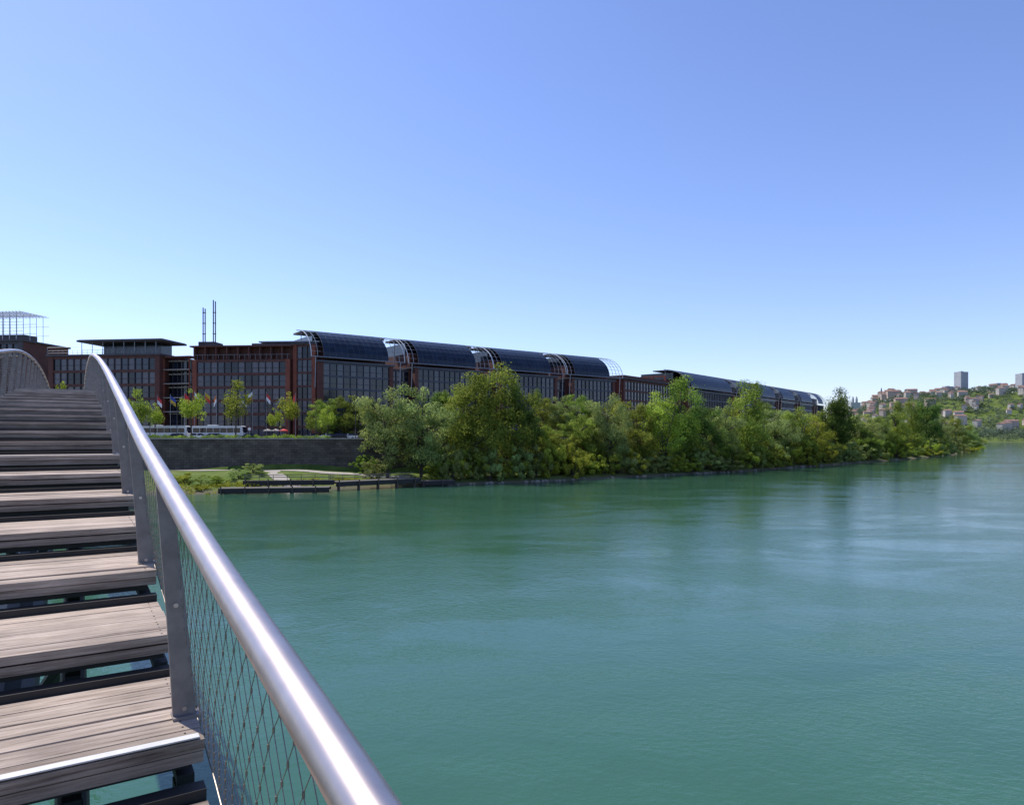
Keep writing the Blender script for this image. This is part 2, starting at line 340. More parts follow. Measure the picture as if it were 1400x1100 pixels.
# left part
frL,LL=frame((-131,193),(-97.5,189)); e=empty('terracotta_office_building'); mb=MB()
facade(mb,frL,0,LL,9.3,32.6,3.9,2.1,'terra_d',depth=24,pier=1.4,pierk='terra_d',glass=('g1','g2','g3','g3'),band='terra_d')
mb.box(-.5,LL+.4,-24.5,.5,32.65,33.1,'frame',frL); mb.obj('walls_and_windows',e)
mb=MB()
mb.box(9,LL+1,-11,.6,36.6,37.1,'roof',frL); mb.box(9.3,LL+.7,-10.8,.2,37.11,37.25,'rib',frL)
mb.box(13,LL-3,-10,-5,33.1,36.55,'g2',frL)
for a in np.arange(10,LL,3.2): mb.tube([frL(a,-.2,33.1),frL(a,-.2,36.6)],.09,'rib',5)
for a in np.arange(0,LL,1.5): mb.tube([frL(a,.2,33.1),frL(a,.2,34.3)],.035,'rib',4)
for z in (33.6,34.3): mb.tube([frL(0,.2,z),frL(LL,.2,z)],.04,'rib',4)
mb.tube([frL(-.3,.2,33.1),frL(-.3,.2,35.2)],.06,'rib',4); mb.tube([frL(-.3,.2,35.2),frL(9,.2,35.2)],.06,'rib',4)
mb.obj('roof_canopy',e)
frM,LM=frame((-97.3,193),(-88.2,191)); mb=MB(); facade(mb,frM,0,LM,9.3,31.5,3.9,1.5,'terra_d',depth=14,pier=.1,glass=('g1','g1','g2'),band='conc',bandh=.35)
for z in np.arange(13.2,31,3.9): mb.box(.5,LM-.5,.2,2.6,z-.2,z,'conc',frM)
mb.tube([frM(.6,2.3,9.3),frM(.6,2.3,32)],.2,'terra',8); mb.tube([frM(LM-.6,2.3,9.3),frM(LM-.6,2.3,32)],.2,'terra',8)
mb.box(0,LM,-1,2.8,32,32.4,'terra_d',frM)
mb.obj('glazed_stair_link')
frN,LN=frame((-88,188),(-60.5,186)); e=empty('terracotta_office_building'); mb=MB()
facade(mb,frN,0,LN,9.3,31.2,3.65,2.0,'terra_d',depth=24,pier=1.2,pierk='terra',glass=('g1','g2','g3','g3'),band='terra_d')
mb.box(0,LN,-24,-1.6,31.21,34.6,'terra_d',frN)
for a in np.arange(.4,LN,3.1): mb.box(a,a+.35,-1.5,.3,31.3,34.6,'terra_d',frN)
mb.box(-.5,LN+.5,-24.4,.7,34.62,35.0,'terra_d',frN)
for a in np.arange(0,LN,1.5): mb.tube([frN(a,.3,31.2),frN(a,.3,32.5)],.035,'rib',4)
mb.tube([frN(0,.3,32.5),frN(LN,.3,32.5)],.05,'rib',4)
mb.obj('walls_and_windows',e)
mb=MB()
mb.box(0,4.6,-8,-3,35.0,36.6,'roof',frN)
for sx,top in ((.3,46.5),(.9,46.2),(3.3,48.6),(3.9,48.2)):
    mb.tube([frN(sx,-5,36.5),frN(sx,-5,top)],.16,'frame',8)
for z in (39,42,45): mb.box(.2,1.0,-5.3,-4.7,z,z+.15,'frame',frN); mb.box(3.2,4.0,-5.3,-4.7,z,z+.15,'frame',frN)
mb.box(14,LN-1,-12,-6,35.0,36.4,'roof',frN); mb.box(16,LN+6,-14,-6,36.7,37,'rib',frN)
for a in np.arange(16.5,LN+5,3): mb.tube([frN(a,-7,35),frN(a,-7,36.7)],.08,'rib',5)
mb.obj('chimney_stacks',e)
frT,LT=frame((-60,187),(-53.5,186)); mb=MB()
facade(mb,frT,0,LT,9.3,35.2,3.7,1.6,'terra_d',depth=20,pier=1.1,pierk='terra',band='terra_d',bandh=.5); mb.box(-.3,LT+.3,-20.3,.5,35.25,35.6,'frame',frT); mb.obj('terracotta_stair_tower')
frS,LS=frame((-172,203),(-143.5,200)); e=empty('rooftop_frame_building'); mb=MB()
facade(mb,frS,0,LS,9.3,38,3.9,2.1,'terra_d',depth=18,pier=1.2,pierk='frame'); mb.box(-.4,LS+.5,-18.4,.6,38.02,38.5,'frame',frS); mb.obj('walls_and_windows',e)
mb=MB()
for a in np.arange(.3,LS,2.2):
    for o in (0,-5,-10): mb.tube([frS(a,o,38.5),frS(a,o,46.6)],.09,'ribw',4)
for z in (41,43.8,46.6):
    for o in (0,-5,-10): mb.tube([frS(0,o,z),frS(LS,o,z)],.08,'ribw',4)
for a in np.arange(.3,LS,1.1): mb.tube([frS(a,.3,46.8),frS(a,-10,46.8)],.10,'ribw',4)
mb.box(0,LS-3,-9,-4,38.5,40.6,'frame',frS)
mb.obj('rooftop_frame',e)

# ---------------------------------------------------------------- bridge
def prof(u): return -1.938+.208*u-.00288*u*u
def bw(u,v,z): return (-u*s_+v*c_, u*c_+v*s_, EYE+z)
V0,V1=-1.40,.465
bridge=empty('footbridge')
mb=MB(); ms=MB(); mn=MB()
U1,DU=3.2,1.05
for k in range(-6,56):
    u0=U1+DU*k; z=prof(u0)
    npl=6; pw=.143
    for j in range(npl):
        a=u0+j*(pw+.011); jz=random.uniform(-.004,.004); e1=random.uniform(-.012,.010); tw=random.uniform(-.003,.003)
        th=.045; x0=V0+random.uniform(-.008,.008); x1=V1+e1; sk_=random.uniform(-.003,.003)
        c8=[(x0,a,z-th+jz),(x1,a+sk_,z-th+jz),(x1,a+pw+sk_,z-th+jz),(x0,a+pw,z-th+jz),(x0,a,z+jz),(x1,a+sk_,z+jz+tw),(x1,a+pw+sk_,z+jz-tw),(x0,a+pw,z+jz)]
        mb.hexa([bw(u,v,zz) for v,u,zz in c8],'wood',t=random.random())
        if k<6:
            for v in (-1.05,.40):
                for du_ in (.035,.11): ms.tube([bw(a+du_,v,z+jz-.001),bw(a+du_,v,z+jz+.002)],.0045,'darksteel',6)
    mb.box(V0,V1-.004,u0+.006,u0+.045,z-.10,z-.0525,'wood',lambda v,u,zz:bw(u,v,zz),t=.0)
    fr=lambda v,u,zz:bw(u,v,zz)
    ms.box(V0+.05,V1-.05,u0+.70,u0+.80,z-.17,z-.055,'darksteel',fr)
    ms.box(V0+.05,V1-.05,u0+.10,u0+.17,z-.15,z-.055,'darksteel',fr)
    ms.box(V0,V1-.01,u0+.935,u0+1.02,z-.02,z+.04,'darksteel',fr)
    for v in (-1.05,-.02,.40):
        ms.box(v-.035,v+.035,u0+.08,u0+.98,z-.22,z-.171,'darksteel',fr)
        ms.box(v-.04,v+.04,u0+.12,u0+.20,z-.48,z-.221,'darksteel',fr)
    if k%6==0:
        mn.box(V0+.05,V1-.02,u0+.004,u0+.05,z+.006,z+.012,'nosing',fr)
mb.obj('stair_treads',bridge); mn.obj('nosing_strips',bridge)
for v,r in ((-1.05,.07),(-.02,.07)):
    ms.tube([bw(u,v,prof(u)-.52) for u in np.arange(-4,72,1)],r,'darksteel',10)
ms.tube([bw(u,-.5,prof(u)-1.6) for u in np.arange(-4,74,1)],.22,'darksteel',12)
for u in np.arange(-3,72,4.2):
    for v in (-1.05,-.02): ms.tube([bw(u,v,prof(u)-.5),bw(u+.8,-.5,prof(u+.8)-1.6)],.05,'darksteel',6)
ms.obj('stringers',bridge)
mb=MB(); mb.box(-2.6,1.6,62,150,-2.5,-2.2,'conc',lambda v,u,z:bw(u,v,z)); mb.obj('approach_deck',bridge)
hx=[-6,.4,.9,1.44,2.27,3.5,5,8,12,17,22,80]; hy=[1.28,1.28,1.255,1.195,1.125,1.05,.98,.94,.93,.94,1.0,1.0]
def rail_h(u): return float(np.interp(u,hx,hy))
def rh_(u): return sum(rail_h(u+d) for d in (-.6,-.4,-.2,0,.2,.4,.6))/7
def railing(side,name):
    vt,vb=(.335,.43) if side>0 else (-1.27,-1.365)
    us=list(np.arange(-5,72,.25))
    mr=MB(); mr.tube([bw(u,vt,prof(u)+rh_(u)) for u in us],.0405,'steel',28); mr.obj(name+'_handrail',bridge,True)
    mp=MB()
    sg=1 if side>0 else -1
    for k in range(-4,34):
        u=3.52+2.1*k
        if k==-1: u=.55
        if u>70: break
        zb=prof(U1+DU*math.floor((u-U1)/DU+1e-6))-.16; zt=prof(u)+rh_(u)-.03
        fr=lambda a,b_,z:bw(u+b_,a,z)
        n=6
        def cv(f): return vb+(vt-vb)*f**1.25
        for i in range(n):
            f0,f1=i/n,(i+1)/n
            w0=.052-.020*f0; w1=.052-.020*f1
            z0=zb+(zt-zb)*f0; z1=zb+(zt-zb)*f1
            c=[fr(cv(f0)-w0,-.016,z0),fr(cv(f0)+w0,-.016,z0),fr(cv(f0)+w0,.016,z0),fr(cv(f0)-w0,.016,z0),
               fr(cv(f1)-w1,-.016,z1),fr(cv(f1)+w1,-.016,z1),fr(cv(f1)+w1,.016,z1),fr(cv(f1)-w1,.016,z1)]
            mp.hexa(c,'steelpost')
        for f in (.16,.55): 
            vv=cv(f); zz=zb+(zt-zb)*f
            mp.tube([fr(vv,-.024,zz),fr(vv,-.014,zz)],.011,'steel',10)
        mp.box(vb-.06,vb+.06,-.05,.05,zb+.155,zb+.17,'steelpost',fr)
    mp.obj(name+'_posts',bridge)
    mw=MB(); rows=15; du=.062
    def npt(u,f):
        ff=min(max(f,0.),1.)
        vv=vb+.055*sg+(vt-vb)*(ff**1.2)
        zb=prof(u)-.10; zt=prof(u)+rh_(u)-.115-.02*abs(math.sin(u*7.3))
        sag=.03*math.sin(ff*math.pi)*sg
        w_=.004*math.sin(u*19+f*31)
        return bw(u+w_,vv-sag,zb+(zt-zb)*f+w_)
    if side>0: ua,ub=-1.0,30
    else: ua,ub=6,44
    N=int((ub-ua)/du)
    for r in range(rows):
        pts=[]
        for i in range(N):
            up=((i+r)%2)
            f=(r+.5+(.46 if up else -.46))/rows
            pts.append(npt(ua+i*du,f))
            if ua+i*du<7 and up and r<rows-1 and side>0:
                p=pts[-1]; mw.tube([(p[0],p[1],p[2]-.005),(p[0],p[1],p[2]+.009)],.0034,'wire',5)
        mw.tube(pts,.0015,'wire',3,cap=False)
    for f in (-.01,1.0): mw.tube([npt(ua+i*du,f) for i in range(N)],.003,'wire',5)
    pts=[]
    for i in range(int((min(ub,20)-ua)/.16)):
        u=ua+i*.16
        pts.append(npt(u,1.0) if i%2==0 else bw(u,vt+.01*sg,prof(u)+rh_(u)-.045))
    mw.tube(pts,.0018,'steel',4,cap=False)
    mw.obj(name+'_wire_net',bridge)
railing(1,'right'); railing(-1,'left')

# ---------------------------------------------------------------- trees
def nz(a): return a/np.maximum(np.linalg.norm(a,axis=1,keepdims=True),1e-9)
def leafquads(pos,nrm,sz,r):
    a=nz(np.cross(nrm,r.normal(size=pos.shape))); q=np.cross(nrm,a)
    a=a*sz*.5; q=q*sz*.36
    return np.stack([pos-a,pos+q,pos+a,pos-q],1).reshape(-1,3)
def make_tree(name,Hh,kind,seed,leafk,nl=8000,lsize=.34):
    r=np.random.RandomState(seed); mb=MB()
    if kind=='round': cz,rx,rz=.54,.36,.45; K=75
    elif kind=='poplar': cz,rx,rz=.52,.19,.47; K=70
    elif kind=='open': cz,rx,rz=.56,.27,.43; K=60
    elif kind=='young': cz,rx,rz=.66,.27,.34; K=30
    else: cz,rx,rz=.42,.62,.52; K=40
    ph=r.uniform(0,6.28,6)
    C=[];RC=[]
    while len(C)<K:
        d=r.normal(size=3); d/=np.linalg.norm(d); rad=r.uniform()**(1/2.6)
        az=math.atan2(d[1],d[0]); lump=1+.20*math.sin(2*az+ph[0]+3*d[2])+.16*math.sin(5*d[2]+ph[1])+.12*math.sin(4*az+ph[2])
        p=np.array([d[0]*rx*rad*lump,d[1]*rx*rad*lump,cz+d[2]*rz*rad*(1+.08*math.sin(3*az+ph[3]))])
        if p[2]<.03: continue
        C.append(p*Hh); RC.append(Hh*r.uniform(.040,.090)*(1.35 if kind in('bush','young') else 1))
    lean=r.uniform(-.04,.04,2)*Hh
    if kind!='bush':
        stems=1 if kind in('young','poplar') else 3
        for sidx in range(stems):
            off=r.uniform(-.07,.07,2)*Hh if stems>1 else np.zeros(2)
            top=np.array([lean[0]+off[0]*2.2,lean[1]+off[1]*2.2,Hh*(.86 if sidx==0 else .7)])
            tr=[(off[0]*.15*(1-t)+top[0]*t**1.4,off[1]*.15*(1-t)+top[1]*t**1.4,-.6*(1-t)+top[2]*t) for t in np.linspace(0,1,7)]
            r0=.018*Hh/(1 if stems==1 else 1.35); mb.tube(tr,[r0*(1-.85*t) for t in np.linspace(0,1,7)],'bark',7)
            for c in C[sidx::max(2,stems)][:26]:
                zt=max(.15*Hh,c[2]-Hh*r.uniform(.08,.2)); t=float(np.clip(zt/top[2],0,1))
                b0=(top[0]*t**1.4,top[1]*t**1.4,top[2]*t)
                mid=((b0[0]+c[0])/2,(b0[1]+c[1])/2,(b0[2]*.6+c[2]*.4))
                mb.tube([b0,mid,tuple(c)],[.006*Hh,.004*Hh,.0015*Hh],'bark',4,cap=False)
    else:
        for c in C[:14]: mb.tube([(0,0,-.2),(c[0]*.5,c[1]*.5,c[2]*.6),tuple(c)],[.05,.03,.015],'bark',4,cap=False)
    RC=np.array(RC); w=RC**2; w/=w.sum()
    idx=r.choice(K,size=nl,p=w); C=np.array(C)
    off=nz(r.normal(size=(nl,3)))*(r.uniform(size=(nl,1))**.4)*1.25
    off[:,2]*=.8
    pos=C[idx]+off*RC[idx][:,None]
    st=r.uniform(size=nl)<.07; pos[st]+=r.normal(size=(st.sum(),3))*.03*Hh
    cd=pos-np.array([0,0,cz*Hh]); cd=nz(cd)
    nrm=nz(nz(off)*1.0+cd*.55+r.normal(size=(nl,3))*.38)
    vs=leafquads(pos,nrm,lsize*r.uniform(.6,1.25,(nl,1)),r)
    vs[:,2]=np.maximum(vs[:,2],-.1)
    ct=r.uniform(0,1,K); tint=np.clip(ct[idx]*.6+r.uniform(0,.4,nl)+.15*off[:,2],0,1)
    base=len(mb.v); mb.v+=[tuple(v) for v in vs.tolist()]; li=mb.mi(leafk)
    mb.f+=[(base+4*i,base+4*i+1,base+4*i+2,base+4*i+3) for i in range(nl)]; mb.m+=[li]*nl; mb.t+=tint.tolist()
    return mb.mesh(name)
TR={'round':[make_tree('willow_a',17,'round',1,'leafs',13000,.36),make_tree('willow_b',17,'round',2,'leafs',13000,.36),make_tree('willow_c',17,'round',9,'leaf',12000,.38)],
    'poplar':[make_tree('poplar_a',20,'poplar',3,'leaf',11000,.36),make_tree('poplar_b',20,'poplar',4,'leafd',12000,.38)],
    'open':[make_tree('alder_a',18,'open',5,'leaf',8500,.36),make_tree('alder_b',18,'open',6,'leafy',8500,.36),make_tree('alder_c',18,'open',16,'leafd',8500,.36)],
    'young':[make_tree('young_a',8,'young',7,'leafy',2600,.26),make_tree('young_b',8,'young',8,'leaf',2400,.26)],
    'bush':[make_tree('bush_a',5,'bush',12,'leafs',3500,.28),make_tree('bush_b',5,'bush',13,'leafy',3300,.28),make_tree('bush_c',5,'bush',14,'leaf',3500,.28)]}
NOM={'round':17,'poplar':20,'open':18,'young':8,'bush':5}; WID={'round':.78,'poplar':.44,'open':.6,'young':.62,'bush':1.35}
NAM={'round':'willow_tree','poplar':'poplar_tree','open':'alder_tree','young':'young_plane_tree','bush':'riverside_shrub'}
bpx=[300,620,760,900,1000,1130,1230,1300,1338]; bY=[120,143,155,176,194,239,301,373,505]
def bankY(px): return float(np.interp(px,bpx,bY))
def tree(kind,px,dY,top,wpx=None,var=None,z=None):
    Y=bankY(px)+dY; X=P(px,Y); gz=H(X,Y) if z is None else z
    h=max(2,ZZ(top,Y)-gz)*1.04; sc=h/NOM[kind]
    sw=sc if wpx is None else (wpx/F*Y)/(WID[kind]*NOM[kind])*1.05
    me=TR[kind][var] if var is not None else random.choice(TR[kind])
    inst(NAM[kind],me,(X,Y,gz-.1),random.uniform(0,6.28),(sw,sw,sc))
for t in [('round',530,9,536,88,0),('round',576,8,523,92,1),('poplar',652,5,514,66,0),('open',688,7,503,84,0),('open',716,8,522,56,2),('poplar',632,9,530,52,0),
          ('bush',748,4,584,50,1),('open',800,12,570,52,0),('round',832,6,543,66,0),('round',872,9,553,64,2),('open',905,8,542,60,1),('poplar',930,9,518,56,0),('open',962,9,552,60,2),
          ('poplar',1022,9,524,56,0),('round',990,10,552,60,1),('round',1060,12,558,62,1),('open',1088,10,560,58,0),('open',1112,8,574,46,1),('poplar',1146,9,534,42,1),('poplar',1138,14,550,36,1),
          ('round',1180,10,568,50,0),('poplar',1224,12,551,34,0),('round',1204,12,572,42,2),('poplar',1246,12,551,36,0),('poplar',1266,14,546,38,1),('round',1286,12,570,38,1),('open',1305,10,570,36,0),('round',1322,10,580,30,0)]:
    tree(*t)
for px,top in ((445,548),(470,541),(492,546),(515,540),(590,535),(610,536),(742,546),(765,537),(788,541),(812,553),(850,548),(880,548),(905,553),(950,552),(975,558),(1005,553),(1040,550),(1070,557),(1100,564),(1125,564),(1160,570),(1190,572)):
    k=random.choice(['round','open']); tree(k,px,30 if px>520 else 46,top+random.uniform(-3,3),48,random.choice([1,2]),z=9.3 if px<900 else None)
for px in np.arange(612,1338,10):
    Yb=bankY(px); pw=random.uniform(26,46)*(150/Yb)**.6
    tree('bush',px+random.uniform(-4,4),random.uniform(1.5,7),random.uniform(602,628) if px<1000 else random.uniform(596,612),pw*1.3)
for px in np.arange(740,1330,14):
    tree('bush' if random.random()<.4 else 'round',px+random.uniform(-5,5),random.uniform(9,18),random.uniform(574,598),random.uniform(40,60)*(150/bankY(px))**.5)
for px,d,top in ((255,8,650),(275,5,655),(300,9,648),(325,12,646),(345,16,643),(497,14,618),(510,5,625),(600,5,630),(615,4,640),(590,12,625)):
    tree('bush',px,d,top,40)
for px,top,v in ((190,533,1),(212,552,0),(262,533,0),(322,521,1),(395,537,0),(375,558,0),(425,562,1),(505,548,0),(448,555,0)):
    Y=158; X=P(px,Y); h=ZZ(top,Y)-9.35; inst('young_plane_tree',TR['young'][v],(X,Y,9.35),random.uniform(0,6),(h/8*.85,h/8*.85,h/8))
tree('bush',88,60,519,36,1,z=9.3)
def leafmass(name,pts,rad,nl,ls,k,zs=.6,seed=3):
    r=np.random.RandomState(seed); pts=np.array(pts); n=len(pts); idx=r.randint(0,n,nl); rad=np.asarray(rad)*np.ones(n)
    d=nz(r.normal(size=(nl,3)))*r.uniform(size=(nl,1))**.4; d[:,2]*=zs
    pos=pts[idx]+d*rad[idx][:,None]
    nrm=nz(nz(d)+r.normal(size=(nl,3))*.4)
    vs=leafquads(pos,nrm,ls*r.uniform(.6,1.3,(nl,1)),r)
    ct=r.uniform(0,1,n); mb=MB(); mb.mi(k); mb.v=[tuple(v) for v in vs.tolist()]; mb.f=[(4*i,4*i+1,4*i+2,4*i+3) for i in range(nl)]; mb.m=[0]*nl
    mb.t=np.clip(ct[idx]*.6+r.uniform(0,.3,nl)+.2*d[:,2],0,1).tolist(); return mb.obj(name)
leafmass('quay_hedge',[(x,151.3+random.uniform(-.3,.4),9.7+random.uniform(0,.5)) for x in np.arange(-84,-40,.8)],.7,9000,.18,'leaf',.7)
pts=[]
for i in range(220):
    px=random.uniform(235,620); Y=bankY(px)+random.uniform(1,7) if px>300 else 118+random.uniform(0,12); X=P(px,Y); pts.append((X,Y,H(X,Y)+.2))
leafmass('riverbank_grass',pts,[random.uniform(.4,1.1) for _ in pts],16000,.22,'leafy',.5)
pts=[];rad=[]
for i in range(520):
    X=random.uniform(780,2300); Y=float(np.interp(X,[620,880,1500,6000],[1080,1270,1330,1300]))+random.uniform(2,90); hh=random.uniform(4,20); pts.append((X,Y,H(X,Y)+hh)); rad.append(random.uniform(6,10))
leafmass('distant_riverside_trees',pts,rad,36000,2.4,'leaff',1.0)
pts=[];rad=[]
for i in range(2200):
    Y=random.uniform(1430,2350); X=Y*random.uniform(.44,.95); pts.append((X,Y,H(X,Y)+random.uniform(3,9))); rad.append(random.uniform(6,12))
leafmass('distant_hillside_trees',pts,rad,100000,3.0,'leaff',.75,5)
pts=[];rad=[]
for i in range(260):
    Y=random.uniform(540,1200); X=Y*random.uniform(.45,.60); 
    if sdist(np.array([X]),np.array([Y]),BANK)[0]>6: pts.append((X,Y,H(X,Y)+random.uniform(2,9))); rad.append(random.uniform(4,8))
leafmass('distant_park_trees',pts,rad,26000,1.6,'leaf',.9,8)

# ---------------------------------------------------------------- hillside town
M['wallw']=mat('render_cream',(.48,.43,.37),.9,noise=(.05,(.56,.51,.45)))
M['wallp']=mat('render_pink',(.46,.35,.29),.9,noise=(.05,(.53,.43,.36)))
M['wallg']=mat('render_grey',(.40,.41,.43),.9,noise=(.05,(.48,.49,.51)))
M['tile']=mat('roof_tile',(.28,.16,.12),.9,noise=(.1,(.34,.20,.15)))
M['win']=mat('window_dark',(.12,.14,.17),.4,noise=(.1,(.15,.17,.2)))
def house(w,d,h,wall,flat=False):
    mb=MB(); mb.box(-w/2,w/2,-d/2,d/2,-8,h,wall)
    if flat: mb.box(-w/2-.4,w/2+.4,-d/2-.4,d/2+.4,h+.02,h+.8,'wallg'); mb.box(-w/6,w/6,-d/6,d/6,h+.8,h+3.5,wall)
    else:
        a=.8; mb.prism([(-d/2-a,h+.05),(d/2+a,h+.05),(0,h+d*.28)],-w/2-a,w/2+a,'tile',lambda x,y,z:(y,x,z)); mb.box(w/4,w/4+1,-.6,.6,h+1,h+d*.28+1.5,wall)
    nfl=max(1,int(h/3.1)); nc=max(2,int(w/3.4)); nd=max(2,int(d/3.6))
    for i in range(nfl):
        z=i*h/nfl+.9
        for j in range(nc):
            x=-w/2+(j+.5)*w/nc; mb.box(x-.65,x+.65,-d/2-.06,-d/2+.1,z,z+1.6,'win')
        for j in range(nd):
            y=-d/2+(j+.5)*d/nd; mb.box(-w/2-.06,-w/2+.1,y-.6,y+.6,z,z+1.6,'win')
    return mb.mesh('house')
HS=[house(16,11,9,'wallw'),house(22,12,13,'wallp'),house(26,12,15,'wallw'),house(14,12,11,'wallp'),house(20,12,12,'wallw'),house(30,12,14,'wallp')]
for i in range(250):
    Y=random.uniform(1480,2250); rr=.49+.5*random.random()
    if Y<1750 and random.random()<.5: continue
    X=Y*rr; me=random.choice(HS); inst('hillside_house',me,(X,Y,H(X,Y)+random.uniform(3,10)),random.uniform(-.5,.9),random.uniform(.6,1.05))
for px in np.arange(1180,1420,5):
    Y=2180+random.uniform(-40,60); X=P(px+random.uniform(-3,3),Y); inst('hillside_house',random.choice(HS),(X,Y,H(X,Y)+random.uniform(4,8)),random.uniform(-.3,.7),random.uniform(.6,1.05))
TWm=house(30,24,66,'wallg',True); Y=2150; X=P(1314,Y); inst('residential_tower_block',TWm,(X,Y,ZZ(508,Y)-68),.3)
TW2=house(60,20,34,'wallg',True); X=P(1296,2160); inst('apartment_block',TW2,(X,2160,ZZ(526,2160)-24),.2,.55)
X=P(1398,2100); inst('residential_tower_block',TWm,(X,2100,ZZ(509,2100)-68),.2,.95)
X=P(1365,2140); inst('apartment_block',TW2,(X,2140,ZZ(524,2140)-25),.1,.7)
mb=MB(); Y=2300; X=P(1205,Y); zt=ZZ(530,Y); zb=H(X,Y)
for a,b_ in ((-1,-1),(1,-1),(1,1),(-1,1)): mb.tube([(X+a*8,Y+b_*8,zb),(X+a*3,Y+b_*3,zb+(zt-zb)*.5),(X,Y,zt)],.9,'win',4)
for f in (.15,.3,.45,.6): 
    w=8*(1-f)*1.0; mb.box(X-w,X+w,Y-w,Y+w,zb+(zt-zb)*f,zb+(zt-zb)*f+1.2,'win')
mb.obj('lattice_tower')
mb=MB(); Y=2500
for px in (1166,1171):
    X=P(px,Y); mb.tube([(X,Y,60),(X,Y,ZZ(546,Y)),(X,Y,ZZ(542,Y))],[4.5,4.5,2],'wallg',8)
mb.box(P(1163,Y),P(1176,Y),Y-4,Y+30,60,ZZ(550,Y),'wallg'); mb.obj('basilica')

# ---------------------------------------------------------------- vehicles
def wheel(mb,x,y,r,w): 
    mb.tube([(x,y-w/2,r),(x,y+w/2,r)],r,'black',16); mb.tube([(x,y-w/2-.02,r),(x,y+w/2+.02,r)],r*.55,'rib',10)
def coach():
    mb=MB(); Lh=6.2
    body=[(-Lh,.45),(-Lh,1.5),(-Lh+.12,3.0),(-Lh+.4,3.25),(Lh-.7,3.25),(Lh-.35,3.1),(Lh-.02,1.5),(Lh,.9),(Lh-.1,.4)]
    mb.prism(body,-1.25,1.25,'white')
    for y in (-1.253,1.253):
        n=7
        for i in range(n):
            x0=-Lh+.5+i*1.6; mb.box(x0,x0+1.52,min(y,y*.995),max(y,y*.995)+.0,1.65,2.75,'g1')
        mb.box(-Lh+.2,Lh-.3,min(y,y*1.002),max(y,y*1.002),.75,1.0,'gold')
    mb.face([(Lh+.0,-1.1,1.6),(Lh+.0,1.1,1.6),(Lh-.26,1.1,3.0),(Lh-.26,-1.1,3.0)],'g1')
    mb.box(-2.5,-.5,-.7,.7,3.26,3.5,'white')
    for x in (-3.9,-2.7,3.9):
        for y in (-1.13,1.13): wheel(mb,x,y,.5,.3)
    for y in (-1.35,1.35): mb.box(Lh-.1,Lh+.12,y-.12,y+.12,2.0,2.5,'black')
    return mb.mesh('coach')
def car(k):
    mb=MB()
    mb.prism([(-2.1,.3),(-2.15,.8),(-2.0,.95),(-1.0,.98),(.9,.98),(1.9,.82),(2.12,.6),(2.1,.3)],-.86,.86,k)
    top=[(-1.85,.97,.80),(1.15,.97,.80),(.45,1.45,.66),(-1.35,1.47,.66)]
    A=[(x,-w,z) for x,z,w in top]; B=[(x,w,z) for x,z,w in top]
    mb.face(A,'g1'); mb.face(B[::-1],'g1'); 
    for i in range(4):
        j=(i+1)%4; mb.face([A[i],B[i],B[j],A[j]],k if i==2 else 'g1')
    for x in (-1.3,1.35):
        for y in (-.8,.8): wheel(mb,x,y,.32,.2)
    mb.box(2.08,2.16,-.75,-.45,.6,.72,'nosing'); mb.box(2.08,2.16,.45,.75,.6,.72,'nosing')
    mb.box(-.2,-.05,-.86,.86,.95,1.46,k); mb.box(.7,.9,-1.0,-.86,.95,1.08,k); mb.box(.7,.9,.86,1.0,.95,1.08,k)
    return mb.mesh('car')
CO=coach()
inst('coach',CO,(P(300,162),162,9.35),.0); inst('coach',CO,(P(224,163),163,9.35),.02)
cw,cg,cb=car('white'),car('gold'),car('black')
for px,Y,c in ((272,159,cw),(290,159,cg),(345,160,cb),(425,161,cg),(446,160.5,cw),(462,160.5,cb),(476,161.5,cw),(240,159,cb)):
    inst('parked_car',c,(P(px,Y),Y,9.35),random.choice([0,math.pi])+random.uniform(-.03,.03))
def flagpole(x,y,h,k1,k2):
    mb=MB(); mb.tube([(0,0,0),(0,0,h)],[.06,.04],'rib',8); mb.tube([(0,0,h),(0,0,h+.12)],.07,'rib',8)
    n=8; fw=.15
    for i in range(n):
        x0,x1=i*fw,(i+1)*fw; y0,y1=.12*math.sin(x0*5),.12*math.sin(x1*5); d0,d1=.9*x0,.9*x1
        for a,b_,k in ((1.9,1.0,k2),(1.0,.1,k1)):
            mb.face([(x0,y0,h-a-d0),(x1,y1,h-a-d1),(x1,y1,h-b_-d1),(x0,y0,h-b_-d0)],k)
    mb.tube([(0,0,-.1),(0,0,.25)],.18,'conc',8)
    o=mb.obj('flagpole'); o.location=(x,y,9.37); o.rotation_euler=(0,0,random.uniform(-.6,.6)+ (3.0 if random.random()<.3 else 0))
fc=[('red','white'),('blue','yellow'),('red','red'),('white','red'),('yellow','red'),('orange','white'),('red','red'),('blue','white'),('white','orange')]
for i,px in enumerate((215,233,252,266,280,296,312,330,345,364,384,404)):
    a,b_=fc[i%len(fc)]; flagpole(P(px,168),168,random.uniform(10.2,12),a,b_)
def lamp(x,y):
    mb=MB(); mb.tube([(0,0,0),(0,0,7.6)],[.1,.05],'frame',8); mb.tube([(0,0,7.5),(0,-.6,8),(0,-1.8,8.1)],[.05,.04,.03],'frame',6)
    mb.box(-.16,.16,-2.4,-1.6,8.03,8.18,'frame'); mb.box(-.12,.12,-2.3,-1.7,8.0,8.028,'white'); mb.tube([(0,0,0),(0,0,.7)],.15,'frame',8)
    o=mb.obj('street_lamp'); o.location=(x,y,9.36)
for px in (205,242,342,412,432,486): lamp(P(px,157),157)
